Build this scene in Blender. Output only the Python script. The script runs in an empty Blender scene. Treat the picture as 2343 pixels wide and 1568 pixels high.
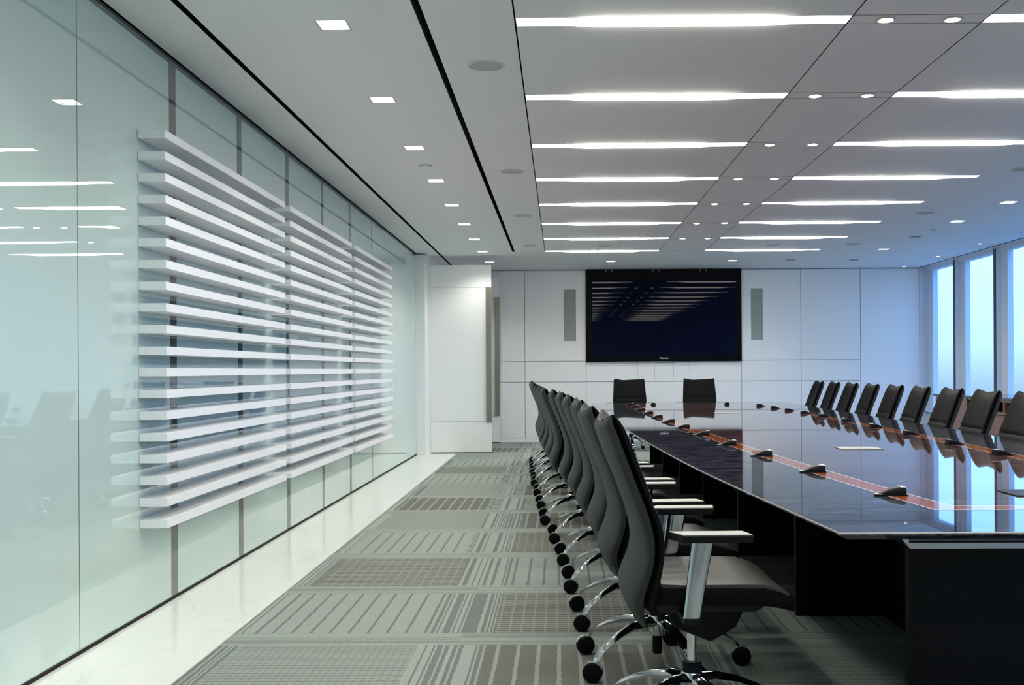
import bpy, bmesh, math, random
from mathutils import Matrix, Vector
random.seed(7)
PI = math.pi
S = bpy.context.scene
C = S.collection

# ------------------------------------------------------------------ camera, sky, exposure
cam_d = bpy.data.cameras.new('camera')
cam = bpy.data.objects.new('camera', cam_d)
C.objects.link(cam)
cam_d.sensor_width = 36.0
cam_d.lens = 36.876
cam_d.shift_x = -0.03876
cam_d.shift_y = 0.02664
cam_d.clip_start = 0.05
cam.matrix_world = (Matrix.Translation((0, 0, 1.14)) @ Matrix.Rotation(.0082, 4, 'Z')
                    @ Matrix.Rotation(PI / 2, 4, 'X') @ Matrix.Rotation(-.0055, 4, 'Z'))
S.camera = cam

SKY = (0.42, 0.86, 1.60)
SKY_STRENGTH = 3.1
STRIP_EMIT = 33.0
DOWN_EMIT = 16.0
DOWN_WATT = 36.0
SPOT_EMIT = 34.0
S.view_settings.view_transform = 'Standard'
S.view_settings.look = 'None'
S.view_settings.exposure = 0.0
S.view_settings.gamma = 1.0
S.view_settings.use_curve_mapping = False
S.cycles.use_denoising = True
S.cycles.max_bounces = 8
S.cycles.diffuse_bounces = 4
S.cycles.glossy_bounces = 5
S.cycles.transparent_max_bounces = 12
S.cycles.sample_clamp_indirect = 8.0
S.cycles.adaptive_threshold = .015
S.cycles.caustics_reflective = False
S.cycles.caustics_refractive = False

w = bpy.data.worlds.new('sky')
S.world = w
w.use_nodes = True
wn = w.node_tree
bg = wn.nodes['Background']
tc = wn.nodes.new('ShaderNodeTexCoord')
sx = wn.nodes.new('ShaderNodeSeparateXYZ')
mr = wn.nodes.new('ShaderNodeMapRange')
mr.inputs[1].default_value = -0.40
mr.inputs[2].default_value = 0.10
rp = wn.nodes.new('ShaderNodeValToRGB')
rp.color_ramp.elements[0].color = (.08, .21, .50, 1)
rp.color_ramp.elements[1].color = (.30, .63, 1.40, 1)
for pos_, col_ in ((.68, (.11, .22, .46, 1)), (.76, (.15, .23, .33, 1)), (.84, (.25, .38, .60, 1))):
    el = rp.color_ramp.elements.new(pos_)
    el.color = col_
wn.links.new(tc.outputs['Generated'], sx.inputs[0])
wn.links.new(sx.outputs[2], mr.inputs[0])
wn.links.new(mr.outputs[0], rp.inputs[0])
wn.links.new(rp.outputs[0], bg.inputs[0])
bg.inputs[1].default_value = SKY_STRENGTH


# ------------------------------------------------------------------ materials
def lin(c):
    return tuple(((v / 255) / 12.92 if v / 255 <= .04045 else ((v / 255 + .055) / 1.055) ** 2.4) for v in c)


def mat(name, col, rough=.5, metal=0., coat=0., coat_rough=.03, spec=.5, emit=None, emit_s=0., ior=1.5):
    m = bpy.data.materials.new(name)
    m.use_nodes = True
    p = m.node_tree.nodes['Principled BSDF']
    p.inputs['Base Color'].default_value = (*col, 1)
    p.inputs['Roughness'].default_value = rough
    p.inputs['Metallic'].default_value = metal
    p.inputs['IOR'].default_value = ior
    p.inputs['Specular IOR Level'].default_value = spec
    p.inputs['Coat Weight'].default_value = coat
    p.inputs['Coat Roughness'].default_value = coat_rough
    if emit:
        p.inputs['Emission Color'].default_value = (*emit, 1)
        p.inputs['Emission Strength'].default_value = emit_s
    return m


class NG:
    """small helper to write node maths as expressions"""
    def __init__(s, m):
        s.nt = m.node_tree
        s.p = s.nt.nodes['Principled BSDF']

    def n(s, t, **kw):
        x = s.nt.nodes.new(t)
        for k, v in kw.items():
            setattr(x, k, v)
        return x

    def put(s, sock, v):
        if isinstance(v, (int, float)):
            sock.default_value = v
        elif isinstance(v, tuple):
            sock.default_value = v if len(v) == len(sock.default_value) else (*v, 1)
        else:
            s.nt.links.new(v, sock)

    def m(s, op, a, b=0., c=None):
        x = s.n('ShaderNodeMath', operation=op)
        s.put(x.inputs[0], a)
        s.put(x.inputs[1], b)
        if c is not None:
            s.put(x.inputs[2], c)
        return x.outputs[0]

    def mix(s, f, a, b):
        x = s.n('ShaderNodeMix', data_type='RGBA')
        s.put(x.inputs[0], f)
        s.put(x.inputs[6], a)
        s.put(x.inputs[7], b)
        return x.outputs[2]

    def pos(s):
        g = s.n('ShaderNodeNewGeometry')
        q = s.n('ShaderNodeSeparateXYZ')
        s.nt.links.new(g.outputs['Position'], q.inputs[0])
        return q.outputs[0], q.outputs[1], q.outputs[2]

    def vec(s, x, y, z):
        c = s.n('ShaderNodeCombineXYZ')
        s.put(c.inputs[0], x)
        s.put(c.inputs[1], y)
        s.put(c.inputs[2], z)
        return c.outputs[0]

    def noise(s, v, scale, detail=3., rough=.55, dist=0.):
        x = s.n('ShaderNodeTexNoise')
        s.put(x.inputs['Vector'], v)
        x.inputs['Scale'].default_value = scale
        x.inputs['Detail'].default_value = detail
        x.inputs['Roughness'].default_value = rough
        x.inputs['Distortion'].default_value = dist
        return x.outputs['Fac']

    def white(s, wv):
        x = s.n('ShaderNodeTexWhiteNoise', noise_dimensions='1D')
        s.put(x.inputs['W'], wv)
        return x.outputs['Value']

    def ramp(s, f, stops, const=False):
        r = s.n('ShaderNodeValToRGB')
        s.put(r.inputs[0], f)
        e = r.color_ramp.elements
        while len(e) < len(stops):
            e.new(.5)
        for k, (t, c) in enumerate(stops):
            e[k].position = t
            e[k].color = (*c, 1)
        if const:
            r.color_ramp.interpolation = 'CONSTANT'
        return r.outputs[0]

    def bump(s, h, strength=.1, dist=.01):
        b = s.n('ShaderNodeBump')
        b.inputs['Strength'].default_value = strength
        b.inputs['Distance'].default_value = dist
        s.put(b.inputs['Height'], h)
        s.nt.links.new(b.outputs[0], s.p.inputs['Normal'])


M = {}
M['ceil'] = mat('ceiling_paint', (.84, .84, .83), .75, spec=.3)
M['white'] = mat('white_lacquer', (.80, .81, .80), .42, spec=.22)
M['wallbehind'] = mat('wall_substrate', (.42, .43, .42), .7)
M['rearwall'] = mat('rear_wall_paint', (.62, .63, .62), .7)
M['slat'] = mat('white_solid_surface', (.84, .85, .87), .4, spec=.4)
M['post'] = mat('grey_green_glass_edge', lin((96, 104, 94)), .0, spec=.5, ior=2.15)
M['black'] = mat('matt_black', (.006, .006, .007), .6, spec=.2)
M['joint'] = mat('dark_joint', (.02, .03, .028), .4)
M['alu'] = mat('brushed_aluminium', (.50, .52, .54), .32, 1.)
M['chrome'] = mat('polished_chrome', (.78, .80, .82), .07, 1.)
M['postchrome'] = mat('dark_chrome', (.52, .545, .58), .10, 1.)
M['bronze'] = mat('brushed_bronze_nickel', (.26, .25, .22), .38, .85)
M['plastic'] = mat('black_plastic', (.004, .004, .0045), .45, spec=.15)
M['armleather'] = mat('grey_arm_pad', (.34, .33, .32), .45)
M['gloss'] = mat('gloss_black_plastic', (.004, .004, .0045), .35, spec=.08)
M['silver'] = mat('silver_plastic', (.55, .56, .57), .3, .6)
M['grille'] = mat('grey_grille_cloth', (.30, .32, .30), .8)
M['cgrille'] = mat('pale_grille', (.50, .51, .50), .8)
M['rim'] = mat('speaker_rim_paint', (.62, .63, .61), .6)
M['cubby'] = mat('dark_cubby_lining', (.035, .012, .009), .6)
M['mullion'] = mat('daylight_blue_mullion', (.66, .76, .90), .4, .0)  # blue of the daylight is put into the frame colour
M['backlit'] = mat('backlit_mullion_shade', (.02, .022, .03), .4)  # shade on the backlit mullion faces, as a dark colour
M['stonetop'] = mat('dark_granite_top', (.02, .021, .025), .12, coat=.3)
M['tvframe'] = mat('tv_black_bezel', (.002, .002, .0025), .4, spec=.05)
M['tvglass'] = mat('tv_dark_screen', (.003, .004, .016), .02, spec=.05)
M['lettering'] = mat('white_lettering', (.85, .85, .88), .5)
M['strip'] = mat('strip_diffuser', (.9, .9, .9), .5, emit=(1., .97, .86), emit_s=STRIP_EMIT)
M['down'] = mat('downlight_lens', (.9, .9, .9), .5, emit=(1., .97, .90), emit_s=DOWN_EMIT)
M['spot'] = mat('halogen_lamp', (.9, .9, .9), .5, emit=(1., .86, .70), emit_s=SPOT_EMIT)
M['puck'] = mat('puck_lens', (.9, .9, .9), .5, emit=(1., .86, .76), emit_s=3.)
M['unlit'] = mat('unlit_lens', (.55, .57, .60), .4)

# leather
m = mat('black_leather', (.005, .005, .0055), .5, spec=.05)
g = NG(m)
x, y, z = g.pos()
g.bump(g.noise(g.vec(x, y, z), 420., 2.), .12, .002)
M['leather'] = m
M['litseat'] = mat('lit_seat_leather', (.036, .034, .032), .42, spec=.45)  # lighter than the seat sides: overhead light put into the colour
m = mat('lit_leather_shell', (.018, .0205, .019), .5, spec=.2)  # light on the chair backs painted in as a greyer leather
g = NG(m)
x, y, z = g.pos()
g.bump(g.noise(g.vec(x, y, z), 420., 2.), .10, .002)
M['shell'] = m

# back painted glass of the left wall
m = mat('pale_green_glass', lin((192, 212, 206)), .0, spec=.5, coat=.0, ior=2.15)
M['glass'] = m

# clear window panes: transparent with mirror reflection at a slant
m = bpy.data.materials.new('clear_window_glass')
m.use_nodes = True
nt = m.node_tree
nt.nodes.remove(nt.nodes['Principled BSDF'])
tr = nt.nodes.new('ShaderNodeBsdfTransparent')
tr.inputs[0].default_value = (.93, .97, .96, 1)
gl = nt.nodes.new('ShaderNodeBsdfGlossy')
gl.inputs['Roughness'].default_value = .0
fr = nt.nodes.new('ShaderNodeFresnel')
fr.inputs[0].default_value = 1.35
mx = nt.nodes.new('ShaderNodeMixShader')
gm = nt.nodes.new('ShaderNodeNewGeometry')
fb = nt.nodes.new('ShaderNodeMath')
fb.operation = 'SUBTRACT'
fb.use_clamp = True
nt.links.new(fr.outputs[0], fb.inputs[0])
nt.links.new(gm.outputs['Backfacing'], fb.inputs[1])
nt.links.new(fb.outputs[0], mx.inputs[0])
nt.links.new(tr.outputs[0], mx.inputs[1])
nt.links.new(gl.outputs[0], mx.inputs[2])
nt.links.new(mx.outputs[0], nt.nodes['Material Output'].inputs[0])
M['pane'] = m

# table veneers: dark border, plum brown field, orange inlay band
def veneer(name, dark, light, sx_, sy_, rough, seam):
    m = mat(name, dark, rough, coat=1., coat_rough=.02, spec=0.)
    g = NG(m)
    x, y, z = g.pos()
    a = g.noise(g.vec(g.m('MULTIPLY', x, sx_), g.m('MULTIPLY', y, sy_), 0.), 1., 5., .62, .4)
    b = g.noise(g.vec(g.m('MULTIPLY', x, sx_ * .25), g.m('MULTIPLY', y, sy_ * .2), 3.), 1., 3., .5, .8)
    f = g.ramp(g.m('ADD', g.m('MULTIPLY', a, .65), g.m('MULTIPLY', b, .35)),
               [(.42, (0, 0, 0)), (.68, (1, 1, 1))])
    col = g.mix(f, dark, light)
    if seam:
        s = g.m('LESS_THAN', g.m('FRACT', g.m('DIVIDE', g.m('ADD', y, .35), 1.22)), .003)
        col = g.mix(g.m('MULTIPLY', s, .6), col, tuple(min(1., v * 4 + .03) for v in light))
    g.put(g.p.inputs['Base Color'], col)
    g.bump(a, .05, .0008)
    return m


M['wood_border'] = veneer('charcoal_oak_veneer', (.006, .006, .010), (.105, .105, .135), 22., 75., .3, True)
M['wood_field'] = veneer('plum_brown_veneer', (.045, .021, .021), (.16, .092, .086), 3., 42., .28, True)
M['wood_band'] = veneer('orange_sapele_band', (.27, .070, .017), (.42, .125, .035), 30., 30., .3, False)
M['inlay'] = mat('pale_metal_inlay', (.86, .83, .80), .25, .0, coat=1.)

M['edge'] = mat('grey_edge_line', (.42, .40, .38), .3)
M['inset'] = mat('blue_grey_inset', (.10, .11, .15), .3, .5)
M['plate'] = mat('satin_grey_plate', (.33, .34, .32), .45, .4)
# rosewood of the credenza, grain upright
m = mat('rosewood_panel', (.15, .05, .03), .35, coat=.4)
g = NG(m)
x, y, z = g.pos()
a = g.noise(g.vec(g.m('MULTIPLY', x, 20.), g.m('MULTIPLY', y, 34.), g.m('MULTIPLY', z, 1.4)), 1., 4., .6, .3)
g.put(g.p.inputs['Base Color'], g.ramp(a, [(.3, (.060, .018, .011)), (.5, (.17, .058, .035)), (.72, (.26, .098, .060))]))
M['rosewood'] = m

# marble strip
m = mat('white_marble', (.8, .8, .78), .10, spec=.5)
g = NG(m)
x, y, z = g.pos()
v = g.noise(g.vec(g.m('MULTIPLY', x, 3.4), g.m('MULTIPLY', y, 1.1), 0.), 1.7, 6., .62, 1.6)
vein = g.m('ABSOLUTE', g.m('SUBTRACT', v, .5))
f = g.ramp(vein, [(0., (1, 1, 1)), (.018, (.25, .25, .25)), (.05, (0, 0, 0))])
patch = g.ramp(g.noise(g.vec(x, y, 5.), 1.5, 2.), [(.50, (0, 0, 0)), (.68, (1, 1, 1))])
fv = g.m('MULTIPLY', g.m('MULTIPLY', f, patch), .28)
col = g.mix(fv, (.84, .85, .82), (.45, .46, .45))
j = g.m('MAXIMUM', g.m('LESS_THAN', g.m('ABSOLUTE', g.m('ADD', x, 1.70)), .0012),
        g.m('LESS_THAN', g.m('FRACT', g.m('DIVIDE', y, .92)), .0026))
col = g.mix(g.m('MULTIPLY', j, .28), col, (.5, .5, .48))
g.put(g.p.inputs['Base Color'], col)
M['marble'] = m

# carpet: one metre modules, each with striped edges and one of four bodies
m = mat('patterned_grey_carpet', (.3, .3, .3), .95, spec=.1)
g = NG(m)
x, y, z = g.pos()
wob = g.m('MULTIPLY', g.m('SUBTRACT', g.noise(g.vec(x, y, 0.), 26., 2.), .5), .012)
u = g.m('ADD', g.m('ADD', x, 1.43), 0.)
v = g.m('SUBTRACT', y, 4.42)
col_i = g.m('FLOOR', u)
row_i = g.m('FLOOR', v)
fu = g.m('SUBTRACT', u, col_i)
fv = g.m('SUBTRACT', v, row_i)
uw = g.m('ADD', u, wob)
vw = g.m('ADD', v, wob)


def line(c, period, width):
    return g.m('LESS_THAN', g.m('FRACT', g.m('DIVIDE', c, period)), width)


t6 = g.m('FRACT', g.m('DIVIDE', g.m('ADD', row_i, .5), 6.))
T = {'a': (1, 0, 0), 'b': (0, 1, 0), 'c': (0, 0, 1), 'd': (0, 0, 0)}
def seq(s):
    return g.ramp(t6, [(k / 6., T[q]) for k, q in enumerate(s)], True)


even = seq('abacdc')
odd = seq('babdcd')
par = g.m('FRACT', g.m('MULTIPLY', col_i, .5))
typ = g.mix(g.m('GREATER_THAN', par, .25), even, odd)
sp = g.n('ShaderNodeSeparateColor')
g.put(sp.inputs[0], typ)
ta, tb, tcc = sp.outputs[0], sp.outputs[1], sp.outputs[2]
td = g.m('SUBTRACT', 1., g.m('ADD', ta, g.m('ADD', tb, tcc)))
# lightness of each body
ba = g.m('SUBTRACT', .80, g.m('MULTIPLY', line(uw, .083, .15), .62))
bb = g.m('ADD', .16, g.m('MAXIMUM', g.m('MULTIPLY', line(vw, .036, .34), .66), g.m('MULTIPLY', line(uw, .052, .18), .42)))
bc = g.m('SUBTRACT', .74, g.m('MAXIMUM', g.m('MULTIPLY', line(vw, .034, .24), .50), g.m('MULTIPLY', line(uw, .030, .25), .22)))
bd = g.m('ADD', .18, g.m('MULTIPLY', line(uw, .083, .19), .72))
body = g.m('ADD', g.m('ADD', g.m('MULTIPLY', ta, ba), g.m('MULTIPLY', tb, bb)),
           g.m('ADD', g.m('MULTIPLY', tcc, bc), g.m('MULTIPLY', td, bd)))
side = g.m('ADD', .20, g.m('MULTIPLY', g.m('GREATER_THAN', g.white(g.m('ADD', g.m('FLOOR', g.m('MULTIPLY', uw, 120.)), g.m('MULTIPLY', row_i, 131.7))), .42), .68))
band = g.m('ADD', .44, g.m('MULTIPLY', g.m('GREATER_THAN', g.white(g.m('ADD', g.m('FLOOR', g.m('MULTIPLY', vw, 96.)), g.m('MULTIPLY', col_i, 57.3))), .35), .36))
r1 = g.white(g.m('ADD', g.m('MULTIPLY', row_i, 3.1), g.m('MULTIPLY', col_i, 9.7)))
is_side = g.m('MAXIMUM', g.m('LESS_THAN', fu, g.m('ADD', .06, g.m('MULTIPLY', r1, .10))),
              g.m('GREATER_THAN', fu, g.m('ADD', .80, g.m('MULTIPLY', r1, .10))))
is_band = g.m('MAXIMUM', g.m('LESS_THAN', fv, .13), g.m('GREATER_THAN', fv, .93))
pat = g.mix(is_side, body, side)
pat = g.mix(is_band, pat, band)
spk = g.noise(g.vec(x, y, 0.), 150., 3., .8)
pat2 = g.m('ADD', pat, g.m('MULTIPLY', g.m('SUBTRACT', spk, .5), 1.15))
warm = g.m('MULTIPLY', g.m('ADD', tb, td), g.m('SUBTRACT', 1., g.m('MAXIMUM', is_band, is_side)))
dk = g.mix(warm, (.128, .140, .129), (.118, .119, .103))
lt = g.mix(warm, (.335, .372, .342), (.315, .330, .292))
g.put(g.p.inputs['Base Color'], g.mix(pat2, dk, lt))
g.bump(spk, .35, .004)
M['carpet'] = m


# ------------------------------------------------------------------ mesh helpers
class MB:
    def __init__(s):
        s.bm = bmesh.new()

    def box(s, x0, x1, y0, y1, z0, z1, mt=None):
        r = bmesh.ops.create_cube(s.bm, size=1.)
        mm = Matrix.Translation(((x0 + x1) / 2, (y0 + y1) / 2, (z0 + z1) / 2)) @ Matrix.Diagonal((x1 - x0, y1 - y0, z1 - z0, 1))
        if mt:
            mm = mt @ mm
        bmesh.ops.transform(s.bm, matrix=mm, verts=r['verts'])
        return s

    def loft(s, rings, caps=True, closed=True):
        vs = [[s.bm.verts.new(p) for p in r] for r in rings]
        n = len(rings[0])
        for a, b in zip(vs, vs[1:]):
            for k in range(n if closed else n - 1):
                s.bm.faces.new((a[k], a[(k + 1) % n], b[(k + 1) % n], b[k]))
        if caps:
            s.bm.faces.new(list(reversed(vs[0])))
            s.bm.faces.new(vs[-1])
        return s

    def lathe(s, prof, n=20, c=(0, 0, 0), axis='Z'):
        rings = []
        for r, h in prof:
            ring = []
            for k in range(n):
                a = 2 * PI * k / n
                if axis == 'Z':
                    ring.append((c[0] + r * math.cos(a), c[1] + r * math.sin(a), c[2] + h))
                else:
                    ring.append((c[0] + h, c[1] + r * math.cos(a), c[2] + r * math.sin(a)))
            rings.append(ring)
        return s.loft(rings)

    def prism(s, poly, z0, z1, inset=0.):
        """poly: list of (x,y)"""
        return s.loft([[(p[0], p[1], z0) for p in poly], [(p[0], p[1], z1) for p in poly]])

    def flat(s, outer, inner, zz):
        """flat ring between two outlines of equal length"""
        a = [s.bm.verts.new((p[0], p[1], zz)) for p in outer]
        b = [s.bm.verts.new((p[0], p[1], zz)) for p in inner]
        n = len(a)
        for k in range(n):
            s.bm.faces.new((a[k], a[(k + 1) % n], b[(k + 1) % n], b[k]))
        return s

    def quad(s, *pts):
        s.bm.faces.new([s.bm.verts.new(p) for p in pts])
        return s

    def build(s, name, m, parent=None, smooth=False, bevel=0., recalc=True):
        if recalc:
            bmesh.ops.recalc_face_normals(s.bm, faces=s.bm.faces)
        if bevel:
            es = [e for e in s.bm.edges if len(e.link_faces) == 2 and e.calc_face_angle() > .6]
            bmesh.ops.bevel(s.bm, geom=es, offset=bevel, segments=2, affect='EDGES', profile=.5)
        me = bpy.data.meshes.new(name)
        s.bm.to_mesh(me)
        s.bm.free()
        for f in me.polygons:
            f.use_smooth = smooth
        me.materials.append(m)
        if smooth:
            try:
                me.set_sharp_from_angle(angle=math.radians(40))
            except Exception:
                pass
        o = bpy.data.objects.new(name, me)
        C.objects.link(o)
        if parent is not None:
            o.parent = parent
        return o


def thing(name, label, cat, loc=(0, 0, 0), rz=0., group=None):
    o = bpy.data.objects.new(name, None)
    o.empty_display_size = .1
    C.objects.link(o)
    o.location = loc
    o.rotation_euler = (0, 0, rz)
    o['label'] = label
    o['category'] = cat
    if group:
        o['group'] = group
    return o


def tag(o, label, cat, group=None):
    o['label'] = label
    o['category'] = cat
    if group:
        o['group'] = group
    return o


def struct(o):
    o['kind'] = 'structure'
    return o


def dup(root, loc, rz=0., label=None, scale=None):
    r = root.copy()
    C.objects.link(r)
    r.location = loc
    r.rotation_euler = (0, 0, rz)
    if scale:
        r.scale = scale
    if label:
        r['label'] = label
    for ch in list(root.children):
        c = ch.copy()
        C.objects.link(c)
        c.parent = r
        for gch in ch.children:
            d = gch.copy()
            C.objects.link(d)
            d.parent = c
    return r


ORD = ['nearest', 'second nearest', 'third nearest', 'fourth nearest', 'fifth nearest', 'sixth nearest', 'seventh nearest',
       'eighth nearest', 'ninth nearest', 'tenth nearest', 'eleventh nearest', 'twelfth nearest', 'thirteenth nearest']
NTH = ['first', 'second', 'third', 'fourth', 'fifth', 'sixth', 'seventh', 'eighth', 'ninth', 'tenth', 'eleventh', 'twelfth', 'thirteenth']

# ------------------------------------------------------------------ setting
ZC = 2.72          # ceiling
YB = 16.56         # back wall
YR = -2.6          # rear wall, behind the camera
XG = -1.95         # glass wall
XW = 5.80          # window panes
XS = -1.427        # edge of the marble strip

struct(MB().box(XS, 5.9, YR, YB + .1, -.05, 0).build('floor', M['carpet']))
struct(MB().box(-2.05, XS, YR, 14.42, -.05, 0).build('floor_marble', M['marble']))
struct(MB().box(-3.4, XS, 14.42, YB + .1, -.05, -.0005).build('floor_doorway', M['carpet']))

# ceiling with real openings
strip_y = [13.99 - 1.318 * k for k in range(12)]
LX0, LX1, RX0, RX1 = -.190, 1.317, 1.940, 3.463
holes = []    # x0,x1,y0,y1
slots = [(-1.648, -1.617, YR, 15.77), (-.632, -.598, YR, 14.01), (-.200, -.1925, strip_y[-1], 14.04)]
slots += [(1.3185, 1.3245, strip_y[-1], 14.045), (1.933, 1.939, strip_y[-1], 14.045)]
slots += [(5.652, 5.682, YR, 16.54), (-1.95, -1.934, YR, 14.15)]
for yy in strip_y:
    slots += [(1.3245, 1.933, yy - .062, yy - .056), (1.3245, 1.933, yy + .056, yy + .062)]
holes += slots
SW = .054
for yy in strip_y:
    holes += [(LX0, LX1, yy - SW, yy + SW), (RX0, RX1, yy - SW, yy + SW)]
DOWN = [(-1.027, yy) for yy in (15.33, 13.97, 12.66, 11.34, 10.03, 8.73, 7.44, 6.11, 4.78, 3.46, 2.14)]
DOWN += [(.748, 15.33), (2.52, 15.35), (4.305, 13.99), (4.305, 11.38), (4.305, 10.09), (4.305, 8.77), (4.305, 7.45), (4.305, 6.13), (4.305, 4.81)]
UNLIT = [(4.29, 12.68), (4.29, 15.34), (3.36, 15.30)]
HD = .066
for a, b in DOWN + UNLIT:
    holes.append((a - HD, a + HD, b - HD, b + HD))
SPOTS = [(xx, yy) for yy in strip_y[1:-2] for xx in (1.483, 1.785)]
xs = sorted({round(v, 4) for h in holes for v in h[:2]} | {-3.4, 5.9})
ys = sorted({round(v, 4) for h in holes for v in h[2:]} | {YR, YB + .1})
import bisect
cells = {}
for h in holes:
    i0, i1 = bisect.bisect_left(xs, round(h[0], 4)), bisect.bisect_left(xs, round(h[1], 4))
    j0, j1 = bisect.bisect_left(ys, round(h[2], 4)), bisect.bisect_left(ys, round(h[3], 4))
    for i in range(i0, i1):
        for j in range(j0, j1):
            cells[(i, j)] = 1
b = MB()
vt = {}
def gv(i, j):
    if (i, j) not in vt:
        vt[(i, j)] = b.bm.verts.new((xs[i], ys[j], ZC))
    return vt[(i, j)]


for i in range(len(xs) - 1):
    for j in range(len(ys) - 1):
        if (i, j) not in cells:
            b.bm.faces.new((gv(i, j), gv(i, j + 1), gv(i + 1, j + 1), gv(i + 1, j)))
ceiling = struct(b.build('ceiling', M['ceil'], recalc=False))
b = MB()
for (x0, x1, y0, y1) in slots:
    dz = .09 if x1 - x0 > .009 and y1 - y0 > .1 else .03
    for q in (((x0, y0), (x1, y0)), ((x1, y0), (x1, y1)), ((x1, y1), (x0, y1)), ((x0, y1), (x0, y0))):
        b.quad((*q[0], ZC), (*q[1], ZC), (*q[1], ZC + dz), (*q[0], ZC + dz))
    b.quad((x0, y0, ZC + dz), (x1, y0, ZC + dz), (x1, y1, ZC + dz), (x0, y1, ZC + dz))
b.build('slot_recess', M['black'], ceiling)
MB().quad((-.5985, YR, ZC + .001), (-.5985, 7.65, ZC + .001), (-.5985, 7.65, ZC + .088), (-.5985, YR, ZC + .088)).build('slot_side', M['white'], ceiling, recalc=False)
struct(MB().box(-3.4, 5.95, YR - .1, YB + .2, ZC + .16, ZC + .22).build('ceiling_slab', M['black']))

# left glass wall
wall_left = struct(MB().box(XG - .16, XG - .018, YR, 14.15, 0, ZC).build('wall_left', M['wallbehind']))
joints = [-2.6, -1.33, -.22, .88, 1.98, 3.11, 4.228, 5.318, 6.421, 7.544, 8.65, 9.774, 10.878, 12.027, 13.181, 14.15]
for a, c in zip(joints, joints[1:]):
    MB().box(XG - .018, XG, a + .003, c - .003, .014, ZC - .002).build('glass_panel', M['glass'], wall_left)
for k, a in enumerate(joints[1:-1]):
    MB().box(XG - .017, XG - .0005, a - .003, a + .003, .014, ZC - .002).build('joint_seal', M['joint'], wall_left)
for a in (5.318, 6.421, 7.544, 8.65, 9.774, 10.878):
    MB().box(XG - .002, XG + .0012, a - (.088 if a < 10.5 else .03), a - .004, .014, ZC - .006).build('post', M['post'], wall_left)
MB().box(XG - .002, XG + .001, YR, 14.15, ZC - .034, ZC - .003).build('top_rail', M['post'], wall_left)
MB().box(XG - .016, XG + .006, YR, 14.15, .0, .014).build('base_channel', M['black'], wall_left)

# louvre screens: three racks of nineteen slats
pitch = (2.26 - .455) / 18
LOUV = [(4.833, 6.941, 'near', 'white louvre rack nearest the camera on the green glass wall'),
        (7.077, 9.173, 'mid', 'middle one of three white louvre racks on the glass wall'),
        (9.311, 11.40, 'far', 'white louvre rack on glass wall, the one closest to the doors')]
for y0, y1, _, lab in LOUV:
    t = thing('louvre_screen', lab, 'louvre screen', (XG, y0, .417), 0, 'louvre screens on the glass wall')
    for k in range(19):
        zz = pitch * k
        MB().box(.0015, .13, 0, y1 - y0, zz, zz + .038).build('slat', M['slat'], t)

# jamb, return wall, doorway
jamb = struct(MB().box(-2.10, -1.822, 14.15, 14.40, 0, ZC - .012).build('trim_jamb', M['white'], bevel=.004))
wd = struct(MB().box(-1.95, -1.79, 14.40, 14.47, 0, ZC).box(-1.95, -1.79, 14.47, 16.40, 2.60, ZC).box(-1.95, -1.79, 16.40, YB, 0, ZC)
            .build('wall_doorway', M['white']))
struct(MB().box(-3.5, -3.4, 14.2, YB + .1, 0, ZC).box(-3.4, -1.95, 14.3, 14.47, 0, ZC).box(-3.4, -1.95, 16.5, 16.66, 0, ZC)
       .build('wall_corridor', M['white']))


def door(n, yy, lab):
    d = struct(MB().box(-1.788, -.9435, yy, yy + .05, .012, .4265).box(-1.788, -.9435, yy, yy + .05, .4315, 2.2785)
               .box(-1.788, -.9435, yy, yy + .05, 2.2835, 2.588)
               .box(-1.788, -.9435, yy + .016, yy + .046, .012, 2.588).build('door_%d' % n, M['white']))
    MB().box(-1.018, -.9445, yy - .052, yy - .030, .428, 2.28).box(-1.0, -.962, yy - .03, yy, .60, .66).box(-1.0, -.962, yy - .03, yy, 2.05, 2.11) \
        .build('door_handle', M['bronze'], d, bevel=.002)
    MB().box(-1.78, -.95, yy + .01, yy + .04, 0, .012).build('door_sweep', M['black'], d)


door(1, 14.43, '')
door(2, 16.43, '')

# back wall of lacquered panels with reveals
wall_back = struct(MB().box(-3.4, 5.95, YB + .016, YB + .12, 0, ZC).build('wall_back', M['wallbehind']))
G_ = .0045
def wpanel(x0, x1, z0, z1, name='wall_panel', rec=0.):
    return MB().box(x0 + G_, x1 - G_, YB + rec, YB + .016, z0 + G_, z1 - G_).build(name, M['white'], wall_back)


zr = [.062, .946, 1.272, ZC - .012]
for x0, x1 in ((-1.79, -.558), (-.558, .407), (2.857, 3.795), (3.795, 4.730)):
    for z0, z1 in zip(zr, zr[1:]):
        wpanel(x0, x1, z0, z1)
wpanel(.407, 2.857, .062, .946)
wpanel(4.730, 5.66, .062, ZC - .012)
G0, G_ = G_, .0018
wpanel(.407 + .003, 1.22, .949, 1.268)
wpanel(1.22, 1.483, .949, 1.268)
wpanel(1.786, 2.04, .949, 1.268)
wpanel(2.04, 2.857 - .003, .949, 1.268)
wpanel(1.483, 1.786, 1.237, 1.268)
G_ = G0
wpanel(1.4815, 1.7875, .946, 1.240, 'access_hatch')
struct(MB().box(-1.79, 5.66, YB - .004, YB + .016, 0, .062).build('baseboard_back', M['white']))
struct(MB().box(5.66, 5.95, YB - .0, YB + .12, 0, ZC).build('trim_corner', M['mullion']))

# rear wall behind the camera
struct(MB().box(-3.4, 5.95, YR - .1, YR, 0, ZC).build('wall_rear', M['rearwall']))

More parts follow.
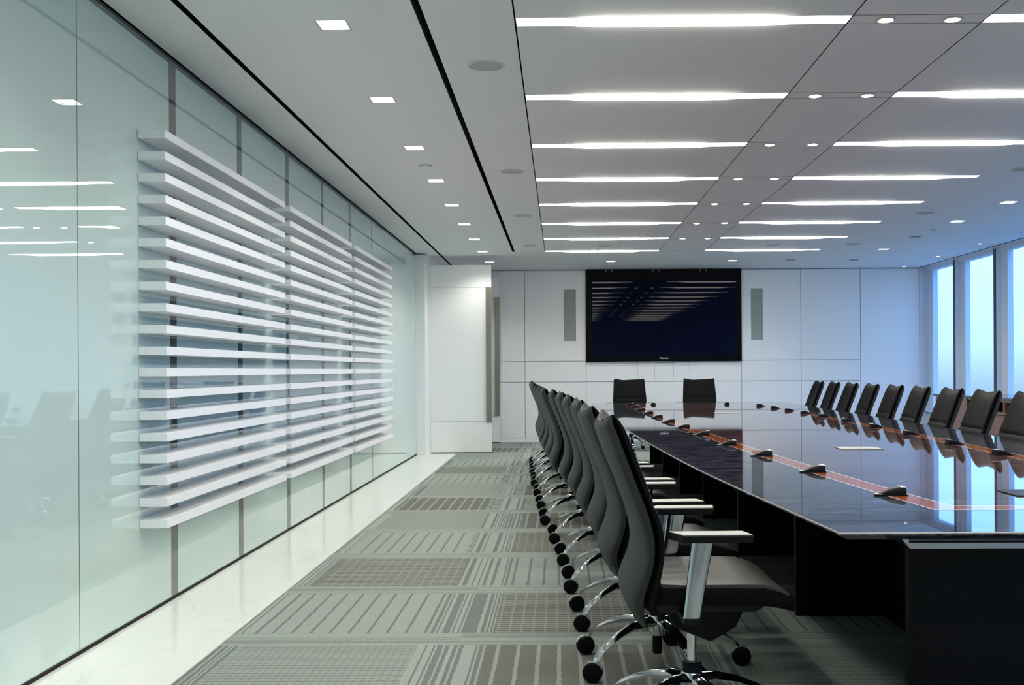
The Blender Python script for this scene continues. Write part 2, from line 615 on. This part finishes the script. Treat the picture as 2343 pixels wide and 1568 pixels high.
# window wall
ym = [15.20 - 1.42 * k for k in range(13)]       # camera-side faces of the mullions
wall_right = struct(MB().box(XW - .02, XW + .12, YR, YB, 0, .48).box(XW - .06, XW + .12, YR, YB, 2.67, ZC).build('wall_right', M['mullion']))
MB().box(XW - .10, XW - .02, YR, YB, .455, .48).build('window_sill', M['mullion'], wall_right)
edges = [YB] + ym + [YR]
for k in range(len(edges) - 1):
    top, bot = edges[k], edges[k + 1]
    if top - bot < .3:
        continue
    wnd = struct(MB().box(XW - .004, XW + .004, bot + .08, top - .20 if k else top - .26, .53, 2.652).build('window_%d' % (k + 1), M['pane']))
    fr0 = top - .20 if k else top - .26
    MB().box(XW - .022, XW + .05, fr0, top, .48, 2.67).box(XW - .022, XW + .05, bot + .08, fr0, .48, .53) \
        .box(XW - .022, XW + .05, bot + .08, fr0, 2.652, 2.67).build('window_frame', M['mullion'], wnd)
    if bot > YR:
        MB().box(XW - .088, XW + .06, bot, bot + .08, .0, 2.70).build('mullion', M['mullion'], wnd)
        MB().box(XW - .093, XW - .088, bot + .002, bot + .078, .0, 2.70).build('mullion_backlit_face', M['backlit'], wnd)  # dark strip stands for the backlit inner face of the mullion
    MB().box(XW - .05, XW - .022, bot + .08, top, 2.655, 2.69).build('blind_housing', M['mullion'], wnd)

# ------------------------------------------------------------------ ceiling fittings
# strip lights
def strip_light():
    t = bpy.data.objects.new('strip_light', None)
    C.objects.link(t)
    L = LX1 - LX0
    b = MB()
    for q in ((0, 0, L, 0), (L, 0, L, 1), (L, 1, 0, 1), (0, 1, 0, 0)):
        pass
    h = .035
    y0, y1 = -SW, SW
    for p, r in (((0, y0), (L, y0)), ((L, y0), (L, y1)), ((L, y1), (0, y1)), ((0, y1), (0, y0))):
        b.quad((*p, 0), (*r, 0), (*r, h), (*p, h))
    b.quad((0, y0, h), (L, y0, h), (L, y1, h), (0, y1, h))
    b.build('housing', M['rim'], t)
    n = 40
    rings = []
    for k in range(n + 1):
        f = k / n
        e = min(1., max(0., (min(f, 1 - f) - .06) / .20))
        e = e * e * (3 - 2 * e)
        hw = .041 + .024 * e
        dz = .004 - .016 * e
        xx = .004 + (L - .008) * f
        prof = [(-hw, .006), (-hw * .8, dz * .55 + .001), (-hw * .4, dz), (hw * .4, dz), (hw * .8, dz * .55 + .001), (hw, .006), (hw * .5, .012), (-hw * .5, .012)]
        rings.append([(xx, p, -abs(0) + q - .002 * e) for p, q in prof])
    MB().loft(rings).build('diffuser', M['strip'], t, smooth=True)
    return t


s0 = strip_light()
first = True
vis = strip_y[:8]
for k, yy in enumerate(strip_y):
    for side, xx in (('left', LX0), ('right', RX0)):
        if k < 8:
            row = 7 - k
            lab = '%s strip light to the camera in the %s ceiling column' % (ORD[row], side)
        else:
            lab = '%s row strip light over the near end of the room, %s ceiling column' % (NTH[k - 8], side)
        if first:
            o = s0
            o.location = (xx, yy, ZC)
            first = False
        else:
            o = dup(s0, (xx, yy, ZC))
            if side == 'right':
                o.scale = ((RX1 - RX0) / (LX1 - LX0), 1, 1)
        o['label'] = 'white ' + lab
        o['category'] = 'strip light'
        o['group'] = 'strip lights in the ceiling panels'

# square downlights
def downlight(mt, name):
    t = bpy.data.objects.new(name, None)
    C.objects.link(t)
    b = MB()
    h = .022
    for p, r in (((-HD, -HD), (HD, -HD)), ((HD, -HD), (HD, HD)), ((HD, HD), (-HD, HD)), ((-HD, HD), (-HD, -HD))):
        b.quad((*p, 0), (*r, 0), (*r, h), (*p, h))
    b.build('housing', M['rim'], t)
    b = MB()
    o_, i_ = HD + .008, HD - .002
    b.flat([(-o_, -o_), (o_, -o_), (o_, o_), (-o_, o_)], [(-i_, -i_), (i_, -i_), (i_, i_), (-i_, i_)], -.0015)
    b.build('trim_ring', M['rim'], t)
    if mt == 'down':
        ld = bpy.data.lights.new('lamp', 'SPOT')
        ld.energy = DOWN_WATT
        ld.color = (1., .975, .91)
        ld.spot_size = math.radians(128)
        ld.spot_blend = .7
        ld.shadow_soft_size = .05
        lo = bpy.data.objects.new('lamp', ld)
        C.objects.link(lo)
        lo.parent = t
        lo.location = (0, 0, -.004)
    q = HD - .009
    MB().box(-q, q, -q, q, .014, .020).build('lens', M[mt], t)
    return t


d0 = downlight('down', 'square_downlight')
for k, (a, c) in enumerate(DOWN):
    o = d0 if k == 0 else dup(d0, (0, 0, 0))
    o.location = (a, c, ZC)
    if k < 11:
        lab = 'lit square downlight, %s in the left aisle row counted from the doors' % NTH[k]
    elif k < 13:
        lab = 'lit square downlight before the back wall, %s of the screen' % ('left' if k == 11 else 'right')
    else:
        lab = 'lit square downlight, %s in the window side row counted from the back wall' % NTH[k - 13]
    tag(o, lab, 'downlight', 'square downlights')
u0 = downlight('unlit', 'ceiling_vent')
for k, (a, c) in enumerate(UNLIT):
    o = u0 if k == 0 else dup(u0, (0, 0, 0))
    o.location = (a, c, ZC)
    tag(o, ['unlit square ceiling fitting between two lit downlights on the window side',
            'unlit square ceiling fitting in the back corner by the windows',
            'unlit square ceiling fitting by the back wall, right of the screen'][k], 'ceiling fitting', 'unlit square fittings')

# small round spots in the centre lane
def spot(r, name, m_lamp):
    t = bpy.data.objects.new(name, None)
    C.objects.link(t)
    MB().lathe([(r * 1.25, 0), (r * 1.25, -.004), (r * .98, -.006), (r * .98, -.001)], 20).build('rim', M['silver'], t, smooth=True)
    MB().lathe([(r * .97, -.002), (r * .9, -.006), (r * .5, -.010), (.002, -.011)], 20).build('lamp', M[m_lamp], t, smooth=True)
    return t


p0 = spot(.034, 'recessed_spotlight', 'spot')
for k, (a, c) in enumerate(SPOTS):
    o = p0 if k == 0 else dup(p0, (0, 0, 0))
    o.location = (a, c, ZC)
    row = 6 - k // 2
    side = 'left' if k % 2 == 0 else 'right'
    if row >= 0:
        lab = 'warm round spotlight, %s one of the %s pair from the camera' % (side, NTH[row])
    else:
        lab = 'warm round spotlight overhead near the camera, %s one of %s hidden pair' % (side, NTH[-row - 1])
    tag(o, lab, 'spotlight', 'spotlights along the centre lane')
q0 = spot(.028, 'puck_light', 'puck')
for k, (a, c) in enumerate([(5.35, 16.34), (5.345, 14.86), (5.355, 13.40)]):
    o = q0 if k == 0 else dup(q0, (0, 0, 0))
    o.location = (a, c, ZC)
    o.name = 'puck_light'
    tag(o, 'tiny warm puck light by the windows, %s from the back corner' % NTH[k], 'puck light', 'puck lights along the windows')

# round ceiling speakers
def speaker():
    t = bpy.data.objects.new('ceiling_speaker', None)
    C.objects.link(t)
    MB().lathe([(.098, 0), (.098, -.003), (.092, -.006), (.086, -.006), (.085, -.001)], 40).build('rim', M['rim'], t, smooth=True)
    MB().lathe([(.085, -.001), (.084, -.004), (.05, -.006), (.002, -.0065)], 40).build('grille', M['cgrille'], t, smooth=True)
    return t


k0 = speaker()
SPK = [(-.376, 5.43, 'nearest of the round ceiling speakers beside the left strip lights'),
       (-.376, 8.33, 'second round ceiling speaker beside the left strip lights'),
       (-.376, 10.72, 'third round ceiling speaker beside the left strip lights'),
       (-.376, 13.32, 'last round ceiling speaker beside the left strip lights, by the dark slot end'),
       (.576, 13.37, 'round ceiling speaker within the last left panel before the screen'),
       (2.714, 13.44, 'round ceiling speaker within the last right panel before the screen'),
       (3.728, 13.35, 'farthest round ceiling speaker right of the right strip lights'),
       (3.72, 10.72, 'middle round ceiling speaker right of the right strip lights'),
       (3.69, 8.37, 'round ceiling speaker cut by the right picture edge')]
for k, (a, c, lab) in enumerate(SPK):
    o = k0 if k == 0 else dup(k0, (0, 0, 0))
    o.location = (a, c, ZC)
    tag(o, lab, 'ceiling speaker', 'round ceiling speakers')
for k, (a, c, lab) in enumerate([(-1.03, 8.07, 'small white ceiling disc between two left aisle downlights'),
                                 (4.29, 12.05, 'small white ceiling disc on the window side'),
                                 (-1.075, 15.66, 'small white ceiling disc above the open doors')]):
    o = MB().lathe([(.03, 0), (.03, -.006), (.046, -.010), (.046, -.018), (.002, -.020)], 24).build('smoke_detector', M['white'], smooth=True)
    o.location = (a, c, ZC)
    tag(o, lab, 'detector', 'small ceiling discs')

# ------------------------------------------------------------------ screen and wall speakers
tv = thing('wall_screen', 'large black flat screen on the white back wall', 'television', (1.632, YB, 1.99))
MB().box(-1.2205, 1.2225, -.055, -.001, -.73, .722).build('cabinet', M['tvframe'], tv, bevel=.004)
MB().box(-1.124, 1.136, -.058, -.054, -.638, .563).build('screen_glass', M['tvglass'], tv)
for xx in (-.86, -.12, .62):
    MB().box(xx - .05, xx - .043, -.059, -.054, .69, .715).box(xx + .043, xx + .05, -.059, -.054, .69, .715).build('hook', M['silver'], tv)
MB().box(-.9, .14, -.05, -.01, -.737, -.731).build('lower_lip', M['silver'], tv)
fc = bpy.data.curves.new('brand_lettering', 'FONT')
fc.body = 'Panasonic'
fc.size = .034
fc.align_x = 'CENTER'
fc.extrude = .0006
fc.offset = .0007
fc.materials.append(M['lettering'])
fo = bpy.data.objects.new('brand_lettering', fc)
C.objects.link(fo)
bpy.context.view_layer.update()
tm = bpy.data.meshes.new_from_object(fo.evaluated_get(bpy.context.evaluated_depsgraph_get()))
bpy.data.objects.remove(fo)
tm.name = 'brand_lettering'
fo = bpy.data.objects.new('brand_lettering', tm)
C.objects.link(fo)
fo.parent = tv
fo.location = (.0, -.0565, -.688)
fo.rotation_euler = (PI / 2, 0, 0)
for k, (x0, x1) in enumerate(((.062, .251), (3.011, 3.194))):
    t = thing('wall_speaker', 'slim grey flush wall speaker %s of the black screen' % ('left' if k == 0 else 'right'), 'wall speaker',
              ((x0 + x1) / 2, YB, 2.0), 0, 'wall speakers beside the screen')
    hw, hh = (x1 - x0) / 2, .405
    MB().box(-hw, -hw + .012, -.006, -.0005, -hh, hh).box(hw - .012, hw, -.006, -.0005, -hh, hh).box(-hw + .012, hw - .012, -.006, -.0005, -hh, -hh + .012) \
        .box(-hw + .012, hw - .012, -.006, -.0005, hh - .012, hh).build('frame', M['grille'], t)
    MB().box(-hw + .012, hw - .012, -.003, -.0005, -hh + .012, hh - .012).build('grille', M['grille'], t)

# ------------------------------------------------------------------ conference table
ZT = .72
XC = 1.575
WID = [(2.68, .865), (3.2, .912), (3.8, .960), (4.5, 1.010), (5.5, 1.058), (6.5, 1.092), (7.5, 1.118), (8.5, 1.138), (10., 1.158), (11.5, 1.172), (13.05, 1.186)]
INL = [(3.10, .475), (3.6, .525), (4.2, .570), (5., .622), (5.7, .660), (6.6, .692), (7.4, .718), (8.2, .738), (9., .752), (10.6, .772), (12.56, .780)]


def interp(tab, y):
    for (a, p), (c, q) in zip(tab, tab[1:]):
        if y <= c:
            return p + (q - p) * max(0., (y - a)) / (c - a)
    return tab[-1][1]


def outline(tab, off=0., n=48, y0=None, y1=None):
    y0 = tab[0][0] + off if y0 is None else y0
    y1 = tab[-1][0] - off if y1 is None else y1
    yy = [y0 + (y1 - y0) * k / n for k in range(n + 1)]
    # soft interpolation
    def wv(y):
        return sum(interp(tab, min(tab[-1][0], max(tab[0][0], y + d))) for d in (-.3, -.1, .1, .3)) / 4 if tab[0][0] + .4 < y < tab[-1][0] - .4 else interp(tab, y)
    L = [(XC - (wv(y) - off), y) for y in yy]
    Rr = [(XC + (wv(y) - off), y) for y in reversed(yy)]
    return L + Rr


tb_ = thing('conference_table', 'long dark polished boat-shaped conference table with orange inlay band', 'table', (0, 0, 0))
o1 = outline(WID)
o2 = outline(WID, .003)
o3 = outline(WID, .05)
MB().loft([[(p[0], p[1], ZT - .022) for p in outline(WID, .03)], [(p[0], p[1], ZT - .008) for p in o1], [(p[0], p[1], ZT - .0025) for p in o1], [(p[0], p[1], ZT) for p in o2]]) \
    .build('tabletop', M['wood_border'], tb_)
b = MB()
e0, e1 = outline(WID, -.0004), outline(WID, .0022)
b.loft([[(p[0], p[1], ZT - .0035) for p in e0], [(p[0], p[1], ZT + .0003) for p in e1]], caps=False)
b.build('edge_line', M['edge'], tb_)
ring = [outline(INL, d) for d in (0., .007, .091, .098)]
MB().flat(ring[1], ring[2], ZT + .0004).build('inlay_band', M['wood_band'], tb_)
MB().flat(ring[0], ring[1], ZT + .0005).build('outer_inlay_line', M['inlay'], tb_)
MB().flat(ring[2], ring[3], ZT + .0005).build('inner_inlay_line', M['inlay'], tb_)
b = MB()
b.bm.faces.new([b.bm.verts.new((p[0], p[1], ZT + .0004)) for p in ring[3]])
b.build('field_panel', M['wood_field'], tb_)
MB().loft([[(p[0], p[1], ZT - .052) for p in outline(WID, .22)], [(p[0], p[1], ZT - .0225) for p in outline(WID, .11)]]).build('subtop', M['plastic'], tb_)
# under-beam with aluminium end
b = MB()
b.loft([[(XC - .575, yy, ZT - .053), (XC + .575, yy, ZT - .053), (XC + .505, yy, ZT - .135), (XC - .505, yy, ZT - .135)] for yy in (3.24, 12.70)])
b.build('under_beam', M['plastic'], tb_)
b = MB()
b.loft([[(XC - .575, yy, ZT - .053), (XC + .575, yy, ZT - .053), (XC + .505, yy, ZT - .135), (XC - .505, yy, ZT - .135)] for yy in (3.225, 3.239)])
b.build('beam_end_plate', M['alu'], tb_)
MB().box(XC - .508, XC + .508, 3.222, 3.226, ZT - .117, ZT - .112).build('end_plate_slot', M['black'], tb_)
MB().box(XC - .508, XC + .508, 3.2225, 3.2255, ZT - .1118, ZT - .098).build('end_plate_inset', M['inset'], tb_)
for k in range(7):
    yy = 3.27 + 1.57 * k
    if k < 6:
        MB().box(XC - .09, XC + .09, yy + .036, yy + 1.569, 0, ZT - .136).build('light_block_panel', M['plastic'], tb_)  # added to keep window light off the floor under the table
    MB().box(XC - .495, XC + .495, yy, yy + .035, 0, ZT - .136).build('leg', M['plastic'], tb_)

# cable plates in the table
for k, (xx, yy) in enumerate(((1.585, 3.50), (1.555, 5.485), (1.575, 10.0))):
    t = thing('table_plate', 'flush rectangular cable plate in the table, %s from the camera' % NTH[k], 'cable plate', (xx, yy, ZT), 0, 'cable plates in the table')
    MB().box(-.105, .105, -.085, .085, .0006, .004).build('plate', M['plate'] if k else M['gloss'], t, bevel=.001)
    MB().box(-.05, .05, -.075, -.045, .004, .0055).build('flap', M['alu'], t)


# conference microphones: wedge with a pointed nose, facing +X in its own frame
def microphone():
    t = bpy.data.objects.new('table_microphone', None)
    C.objects.link(t)
    rings = []
    for xx, hw, z0, z1 in ((-.046, .030, .0, .005), (.0, .030, .0, .005), (.03, .026, .0, .0045), (.050, .012, .0, .004), (.056, .004, .001, .003)):
        rings.append([(xx, -hw, z0), (xx, hw, z0), (xx, hw, z1), (xx, -hw, z1)])
    MB().loft(rings).build('base', M['plastic'], t)
    rings = []
    for xx, hw, z1 in ((-.044, .026, .026), (-.026, .026, .027), (-.012, .025, .026), (.006, .023, .022), (.022, .019, .015), (.036, .013, .008), (.044, .006, .0055)):
        r = []
        for a in range(9):
            ang = PI * a / 8
            r.append((xx, hw * math.copysign(abs(math.cos(ang)) ** .5, math.cos(ang)), .005 + (z1 - .005) * math.sin(ang) ** .5))
        rings.append(r)
    MB().loft(rings).build('body', M['gloss'], t, smooth=True)
    MB().box(-.046, -.026, -.020, .020, .0268, .0295).build('button_panel', M['silver'], t, bevel=.0008)
    rings = []
    for xx, hw, z0 in ((.034, .020, .0046), (.050, .0105, .0042), (.0555, .004, .0032)):
        rings.append([(xx, -hw, z0), (xx, hw, z0), (xx, hw, z0 + .0015), (xx, -hw, z0 + .0015)])
    MB().loft(rings).build('nose_tip', M['silver'], t)
    return t


mic0 = microphone()
mics = []
for k, (xx, yy) in enumerate([(1.085, 3.46), (1.02, 4.25), (.965, 5.04), (.915, 5.76), (.893, 6.64), (.868, 7.45), (.848, 8.23), (.832, 9.03), (.822, 9.83), (.813, 10.67), (.81, 11.45), (.808, 12.22)]):
    mics.append((xx, yy, PI, 'black wedge microphone on the left inlay band, %s from the camera' % NTH[k]))
for k, (xx, yy) in enumerate([(2.11, 5.02), (2.15, 5.74), (2.19, 6.58), (2.225, 7.41), (2.25, 8.24), (2.268, 9.04), (2.275, 9.75), (2.262, 10.37), (2.25, 11.0), (2.235, 11.72)]):
    mics.append((xx, yy, 0., 'black wedge microphone on the right inlay band, %s visible from the right edge' % NTH[k]))
mics.append((1.085, 12.30, PI / 2, 'black wedge microphone at the far table end, left one'))
mics.append((1.945, 12.30, PI / 2, 'black wedge microphone at the far table end, right one'))
for k, (xx, yy, rz, lab) in enumerate(mics):
    o = mic0 if k == 0 else dup(mic0, (0, 0, 0))
    o.location = (xx, yy, ZT + .0006)
    o.rotation_euler = (0, 0, rz)
    tag(o, lab, 'microphone', 'conference microphones on the table')

# ------------------------------------------------------------------ chairs
def tab(T_, z):
    """T_ sorted by falling z"""
    for (a, p), (c, q) in zip(T_, T_[1:]):
        if z >= c:
            return p + (q - p) * (a - z) / (a - c)
    return T_[-1][1]


SC = .9744
FRONT = [(z * SC, x * SC) for z, x in ((1.035, -.262), (1.014, -.243), (.938, -.211), (.863, -.184), (.782, -.154), (.713, -.128), (.665, -.117), (.62, -.118), (.561, -.126), (.503, -.138), (.456, -.150), (.396, -.172))]
REAR = [(z * SC, x * SC) for z, x in ((1.035, -.305), (.98, -.290), (.909, -.268), (.85, -.245), (.769, -.213), (.70, -.190), (.63, -.178), (.58, -.184), (.53, -.204), (.48, -.230), (.44, -.212), (.396, -.178))]


def smoothed(T_, z):
    return sum(tab(T_, min(T_[0][0], max(T_[-1][0], z + d))) for d in (-.03, -.015, 0, .015, .03)) / 5


def back_ring(z, xa, xb, hw, wrap, dip, n=14, p=.42):
    """rounded slab section between xa (rear) and xb (front)"""
    mid, half = (xa + xb) / 2, max(.004, (xb - xa) / 2)
    r = []
    N = 2 * n
    for k in range(N):
        a = 2 * PI * (k + .5) / N
        cy, sx_ = math.cos(a), math.sin(a)
        yy = hw * math.copysign(abs(cy) ** p, cy)
        xx = mid + half * math.copysign(abs(sx_) ** p, sx_)
        f = (yy / hw) ** 2
        r.append((xx + wrap * (f - .5), yy, z - dip * (1 - f)))
    return r


def make_chair():
    t = bpy.data.objects.new('conference_chair', None)
    C.objects.link(t)
    z1, z0 = 1.035 * SC, .396 * SC
    n = 40
    sh, cu = [], []
    for k in range(n + 1):
        f = k / n
        z = z1 - (z1 - z0) * f
        xf, xr = smoothed(FRONT, z), smoothed(REAR, z)
        top = max(0., 1 - (z1 - z) / .035)
        bot = max(0., 1 - (z - z0) / .05)
        sq = math.sqrt(max(.02, 1 - top * top)) if top > 0 else 1.
        hw = (.218 + .020 * min(1., f / .5)) * (1 if top == 0 else .97 + .03 * sq) - .018 * bot
        mid = (xf + xr) / 2
        xs_ = mid + (xr - mid) * sq
        xe_ = mid + (xf - mid) * sq
        dip = .026 * max(0., 1 - (z1 - z) / .22) ** 1.5
        split = xs_ + (xe_ - xs_) * .56
        wrap = .020
        sh.append(back_ring(z - .005 * max(0., 1 - (z1 - z) / .12), xs_, split, hw, wrap, dip))
        if z > .45 * SC:
            pin = 0.008 * math.exp(-((z - .742) / .006) ** 2)
            cu.append(back_ring(z, split + .0005, xe_ - pin, hw * .985, wrap, dip))
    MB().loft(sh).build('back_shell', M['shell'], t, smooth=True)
    MB().loft(cu).build('back_cushion', M['leather'], t, smooth=True)
    # seat
    b = MB()
    zs = .514
    xsn = [-.145, -.12, -.06, .0, .06, .12, .18, .225, .252, .268, .272]
    top_, bot_ = [], []
    rings = []
    for xx in xsn:
        fz = 0. if xx < .16 else ((xx - .16) / .112) ** 2 * .045
        hw = .235 if xx > -.1 else .235 - (-.1 - xx) * .7
        if xx > .225:
            hw -= ((xx - .225) / .047) ** 2 * .03
        th = .068 if xx < .2 else .068 - .3 * (xx - .2) * .068 / .072
        r = []
        N = 24
        for k in range(N):
            a = 2 * PI * (k + .5) / N
            cy, sz_ = math.cos(a), math.sin(a)
            yy = hw * math.copysign(abs(cy) ** .22, cy)
            zz = math.copysign(abs(sz_) ** .30, sz_) * th / 2
            sag = -.006 * (1 - (yy / hw) ** 2) if zz > 0 else 0
            r.append((xx, yy, zs - fz - th / 2 + zz + sag))
        rings.append(r)
    b.loft(rings)
    seat = b.build('seat', M['leather'], t, smooth=True)
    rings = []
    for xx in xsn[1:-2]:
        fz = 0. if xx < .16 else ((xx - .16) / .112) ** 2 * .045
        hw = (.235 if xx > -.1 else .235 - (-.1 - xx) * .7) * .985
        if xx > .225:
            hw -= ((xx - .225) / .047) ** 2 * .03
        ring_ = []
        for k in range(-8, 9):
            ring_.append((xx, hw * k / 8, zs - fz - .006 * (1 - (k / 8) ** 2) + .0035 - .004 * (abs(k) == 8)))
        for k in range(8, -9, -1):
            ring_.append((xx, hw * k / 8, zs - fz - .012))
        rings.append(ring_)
    MB().loft(rings).build('lit_seat_top', M['litseat'], seat, smooth=True)  # thin top slab with the overhead light in its colour
    b = MB()
    b.loft([[(-.135, -.20, .448), (-.135, .20, .448), (-.12, .17, .420), (-.12, -.17, .420)], [(.20, -.20, .448), (.20, .20, .448), (.17, .15, .415), (.17, -.15, .415)]])
    b.build('seat_pan', M['plastic'], t, bevel=.004)
    # mechanism
    b = MB()
    b.loft([[(-.10, -.075, .425), (-.10, .075, .425), (-.06, .055, .345), (-.06, -.055, .345)], [(.06, -.09, .425), (.06, .09, .425), (.05, .07, .305), (.05, -.07, .305)],
            [(.16, -.07, .42), (.16, .07, .42), (.13, .05, .345), (.13, -.05, .345)]])
    b.build('mechanism', M['plastic'], t, bevel=.006)
    # back bracket below the shell
    b = MB()
    b.loft([[(-.19, -.035, .47), (-.19, .035, .47), (-.19, .035, .43), (-.19, -.035, .43)], [(-.09, -.04, .40), (-.09, .04, .40), (-.09, .04, .36), (-.09, -.04, .36)]])
    b.build('back_bracket', M['plastic'], t, bevel=.004)
    # arms
    for s in (-1, 1):
        yi, yo = s * .250, s * .328
        pts = [(-.105, yi), (-.105 + .0, yi), (.118, yi), (.130, yo), (-.070, yo)] if True else []
        pts = [(-.105, yi), (.112, yi), (.128, yo), (-.072, yo)]
        arm = MB().prism(pts, .650, .6715).build('armrest', M['plastic'], t, bevel=.003)
        MB().prism([(x_ * .97 + .0, yy + (s * .004 if abs(yy) < .28 else -s * .004)) for x_, yy in pts], .6712, .6735).build('arm_pad', M['armleather'], arm)
        b = MB()
        rings = []
        for zz, xa, xb in ((.6505, -.040, .024), (.54, -.054, .003), (.428, -.067, -.016)):
            xm, xh = (xa + xb) / 2, (xb - xa) / 2
            rings.append([(xm + xh * math.copysign(abs(math.cos(q)) ** .6, math.cos(q)), s * .274 + .012 * math.copysign(abs(math.sin(q)) ** .8, math.sin(q)), zz)
                          for q in (PI * (h + .5) / 10 for h in range(20))])
        b.loft(rings)
        b.build('arm_post', M['postchrome'], arm, smooth=True)
        MB().box(-.064, -.018, min(s * .06, s * .288), max(s * .06, s * .288), .408, .430).build('arm_bracket', M['plastic'], arm, bevel=.004)
    # column and base
    MB().lathe([(.0145, .19), (.0145, .32)], 20).build('gas_column', M['chrome'], t, smooth=True)
    MB().lathe([(.026, .196), (.031, .199), (.031, .226), (.027, .230)], 20).build('collar', M['plastic'], t, smooth=True)
    hub = MB().lathe([(.022, .122), (.030, .124), (.033, .15), (.036, .19), (.030, .200), (.012, .202)], 20).build('hub', M['chrome'], t, smooth=True)
    MB().lathe([(.016, .052), (.019, .055), (.019, .1215)], 16).build('cylinder_end', M['plastic'], hub, smooth=True)
    RC = .325
    for k in range(5):
        a = 2 * PI * k / 5
        rot = Matrix.Rotation(a, 4, 'Z')
        rings = []
        for r, z, hw, hh in ((.022, .176, .026, .020), (.07, .182, .027, .017), (.14, .171, .0245, .0145), (.205, .149, .0215, .012), (.257, .123, .019, .0105), (.286, .105, .0175, .010), (.301, .090, .016, .010), (.306, .076, .015, .009)):
            pr = [(0, -hw * .55, -hh), (0, hw * .55, -hh), (0, hw, -hh * .1), (0, hw * .42, hh * .85), (0, 0, hh), (0, -hw * .42, hh * .85), (0, -hw, -hh * .1)]
            # tilt of the section along the arm
            tl = 0. if r < .1 else (.30 if r < .27 else .9 if r < .296 else 1.35)
            ct, st = math.cos(tl), math.sin(tl)
            rings.append([tuple(rot @ Vector((r - q[2] * st, q[1], z + q[2] * ct))) for q in pr])
        leg = MB().loft(rings).build('leg', M['chrome'], t, smooth=True)
        # caster: twin wheels and hood, trailing a little
        b = MB()
        pr = [(.006, .003), (.030, .004), (.0355, .008), (.0365, .013), (.034, .018), (.024, .0215), (.004, .022)]
        sw = random.uniform(-.3, .3)
        cm = Matrix.Translation(rot @ Vector((RC, 0, .0365))) @ Matrix.Rotation(PI / 2 + sw, 4, 'Z')
        for sg in (-1, 1):
            rings = []
            for rr, hh in pr:
                rings.append([tuple(cm @ Vector((sg * hh, rr * math.cos(q * PI / 12), rr * math.sin(q * PI / 12)))) for q in range(24)])
            b.loft(rings)
        cas = b.build('caster', M['gloss'], leg, smooth=True)
        b = MB()
        rings = []
        for q in range(13):
            an = PI * (.12 + .76 * q / 12)
            ro, ri = .0395, .0370
            rings.append([tuple(cm @ Vector((xx_, rr * math.cos(an), rr * math.sin(an)))) for xx_, rr in ((-.009, ri), (-.009, ro), (.009, ro), (.009, ri))])
        b.loft(rings)
        b.build('caster_hood', M['silver'], leg, smooth=True)
    return t


ch0 = make_chair()
LEFT = [(.405, 3.275), (.366, 4.025), (.343, 4.77), (.305, 5.54), (.265, 6.29), (.212, 7.07), (.135, 7.90), (.090, 8.76), (.045, 9.62), (.002, 10.42), (-.030, 11.18), (-.060, 11.92), (-.085, 12.68)]
rnd = random.Random(3)
for k, (xx, yy) in enumerate(LEFT):
    o = ch0 if k == 0 else dup(ch0, (0, 0, 0))
    o.location = (xx, yy, 0)
    o.rotation_euler = (0, 0, (.028 if k == 0 else .045) + (0 if k < 3 else rnd.uniform(-.025, .025)))
    tag(o, 'black leather swivel chair on the left side of the table, %s to the camera' % ORD[k], 'office chair', 'swivel chairs around the table')
RIGHT = [(2.845, 12.60), (2.83, 11.83), (2.80, 11.02), (2.775, 10.22), (2.755, 9.45), (2.70, 8.62), (2.66, 7.83), (2.615, 7.08), (2.58, 6.36), (2.55, 5.60), (2.51, 4.84), (2.46, 4.08)]  # last three are out of view, added to shade the floor under the table
for k, (xx, yy) in enumerate(RIGHT):
    o = dup(ch0, (xx, yy, 0), PI - .07 + rnd.uniform(-.015, .015), scale=(1, 1, .985))
    tag(o, 'black leather swivel chair on the window side of the table, %s from the far end' % NTH[k], 'office chair', 'swivel chairs around the table')
for k, xx in enumerate((.985, 1.965)):
    o = dup(ch0, (xx, 14.70, 0), -PI / 2 + (.02, -.03)[k])
    tag(o, 'black leather swivel chair at the far table end, %s one under the screen' % ('left', 'right')[k], 'office chair', 'swivel chairs around the table')

# ------------------------------------------------------------------ credenza along the windows
cr = thing('credenza', 'long low rosewood credenza with dark stone top below the windows', 'credenza', (0, 0, 0))
X0, X1, Y0, Y1 = 4.91, 5.66, 3.2, 13.77
MB().box(X0 - .02, X1, Y0, Y1 + .04, .772, .80).build('countertop', M['stonetop'], cr, bevel=.002)
MB().box(X0 + .05, X1 - .05, Y0 + .02, Y1 - .02, 0, .08).build('plinth', M['black'], cr)
MB().box(X0 + .03, X1, Y0, Y1, .08, .60).box(X1 - .05, X1, Y0, Y1, .60, .772).build('carcass', M['rosewood'], cr)
MB().box(X0, X0 + .03, 12.72, Y1, .08, .772).box(X0 + .03, X1 - .05, 12.72, Y1, .6005, .772).build('end_cabinet', M['rosewood'], cr)
k = 0
yb = 12.68
while yb > Y0 + .3:
    ya = max(Y0, yb - 1.04)
    MB().box(X0, X0 + .03, ya + .003, (ya + yb) / 2 - .0015, .08, .585).build('door', M['rosewood'], cr)
    MB().box(X0, X0 + .03, (ya + yb) / 2 + .0015, yb - .003, .08, .585).build('door', M['rosewood'], cr)
    MB().box(X0, X0 + .03, ya, yb, .610, .635).box(X0, X0 + .03, ya, yb, .750, .772).box(X0, X1 - .05, ya, ya + .04, .635, .750) \
        .build('cubby_frame', M['rosewood'], cr)
    MB().box(X0 + .004, X1 - .055, ya + .0405, yb - .0005, .6365, .640).box(X1 - .062, X1 - .056, ya + .041, yb - .001, .641, .749).build('cubby', M['cubby'], cr)
    MB().box(X1 - .068, X1 - .062, yb - .30, yb - .22, .68, .71).build('socket', M['silver'], cr)
    yb = ya
    k += 1
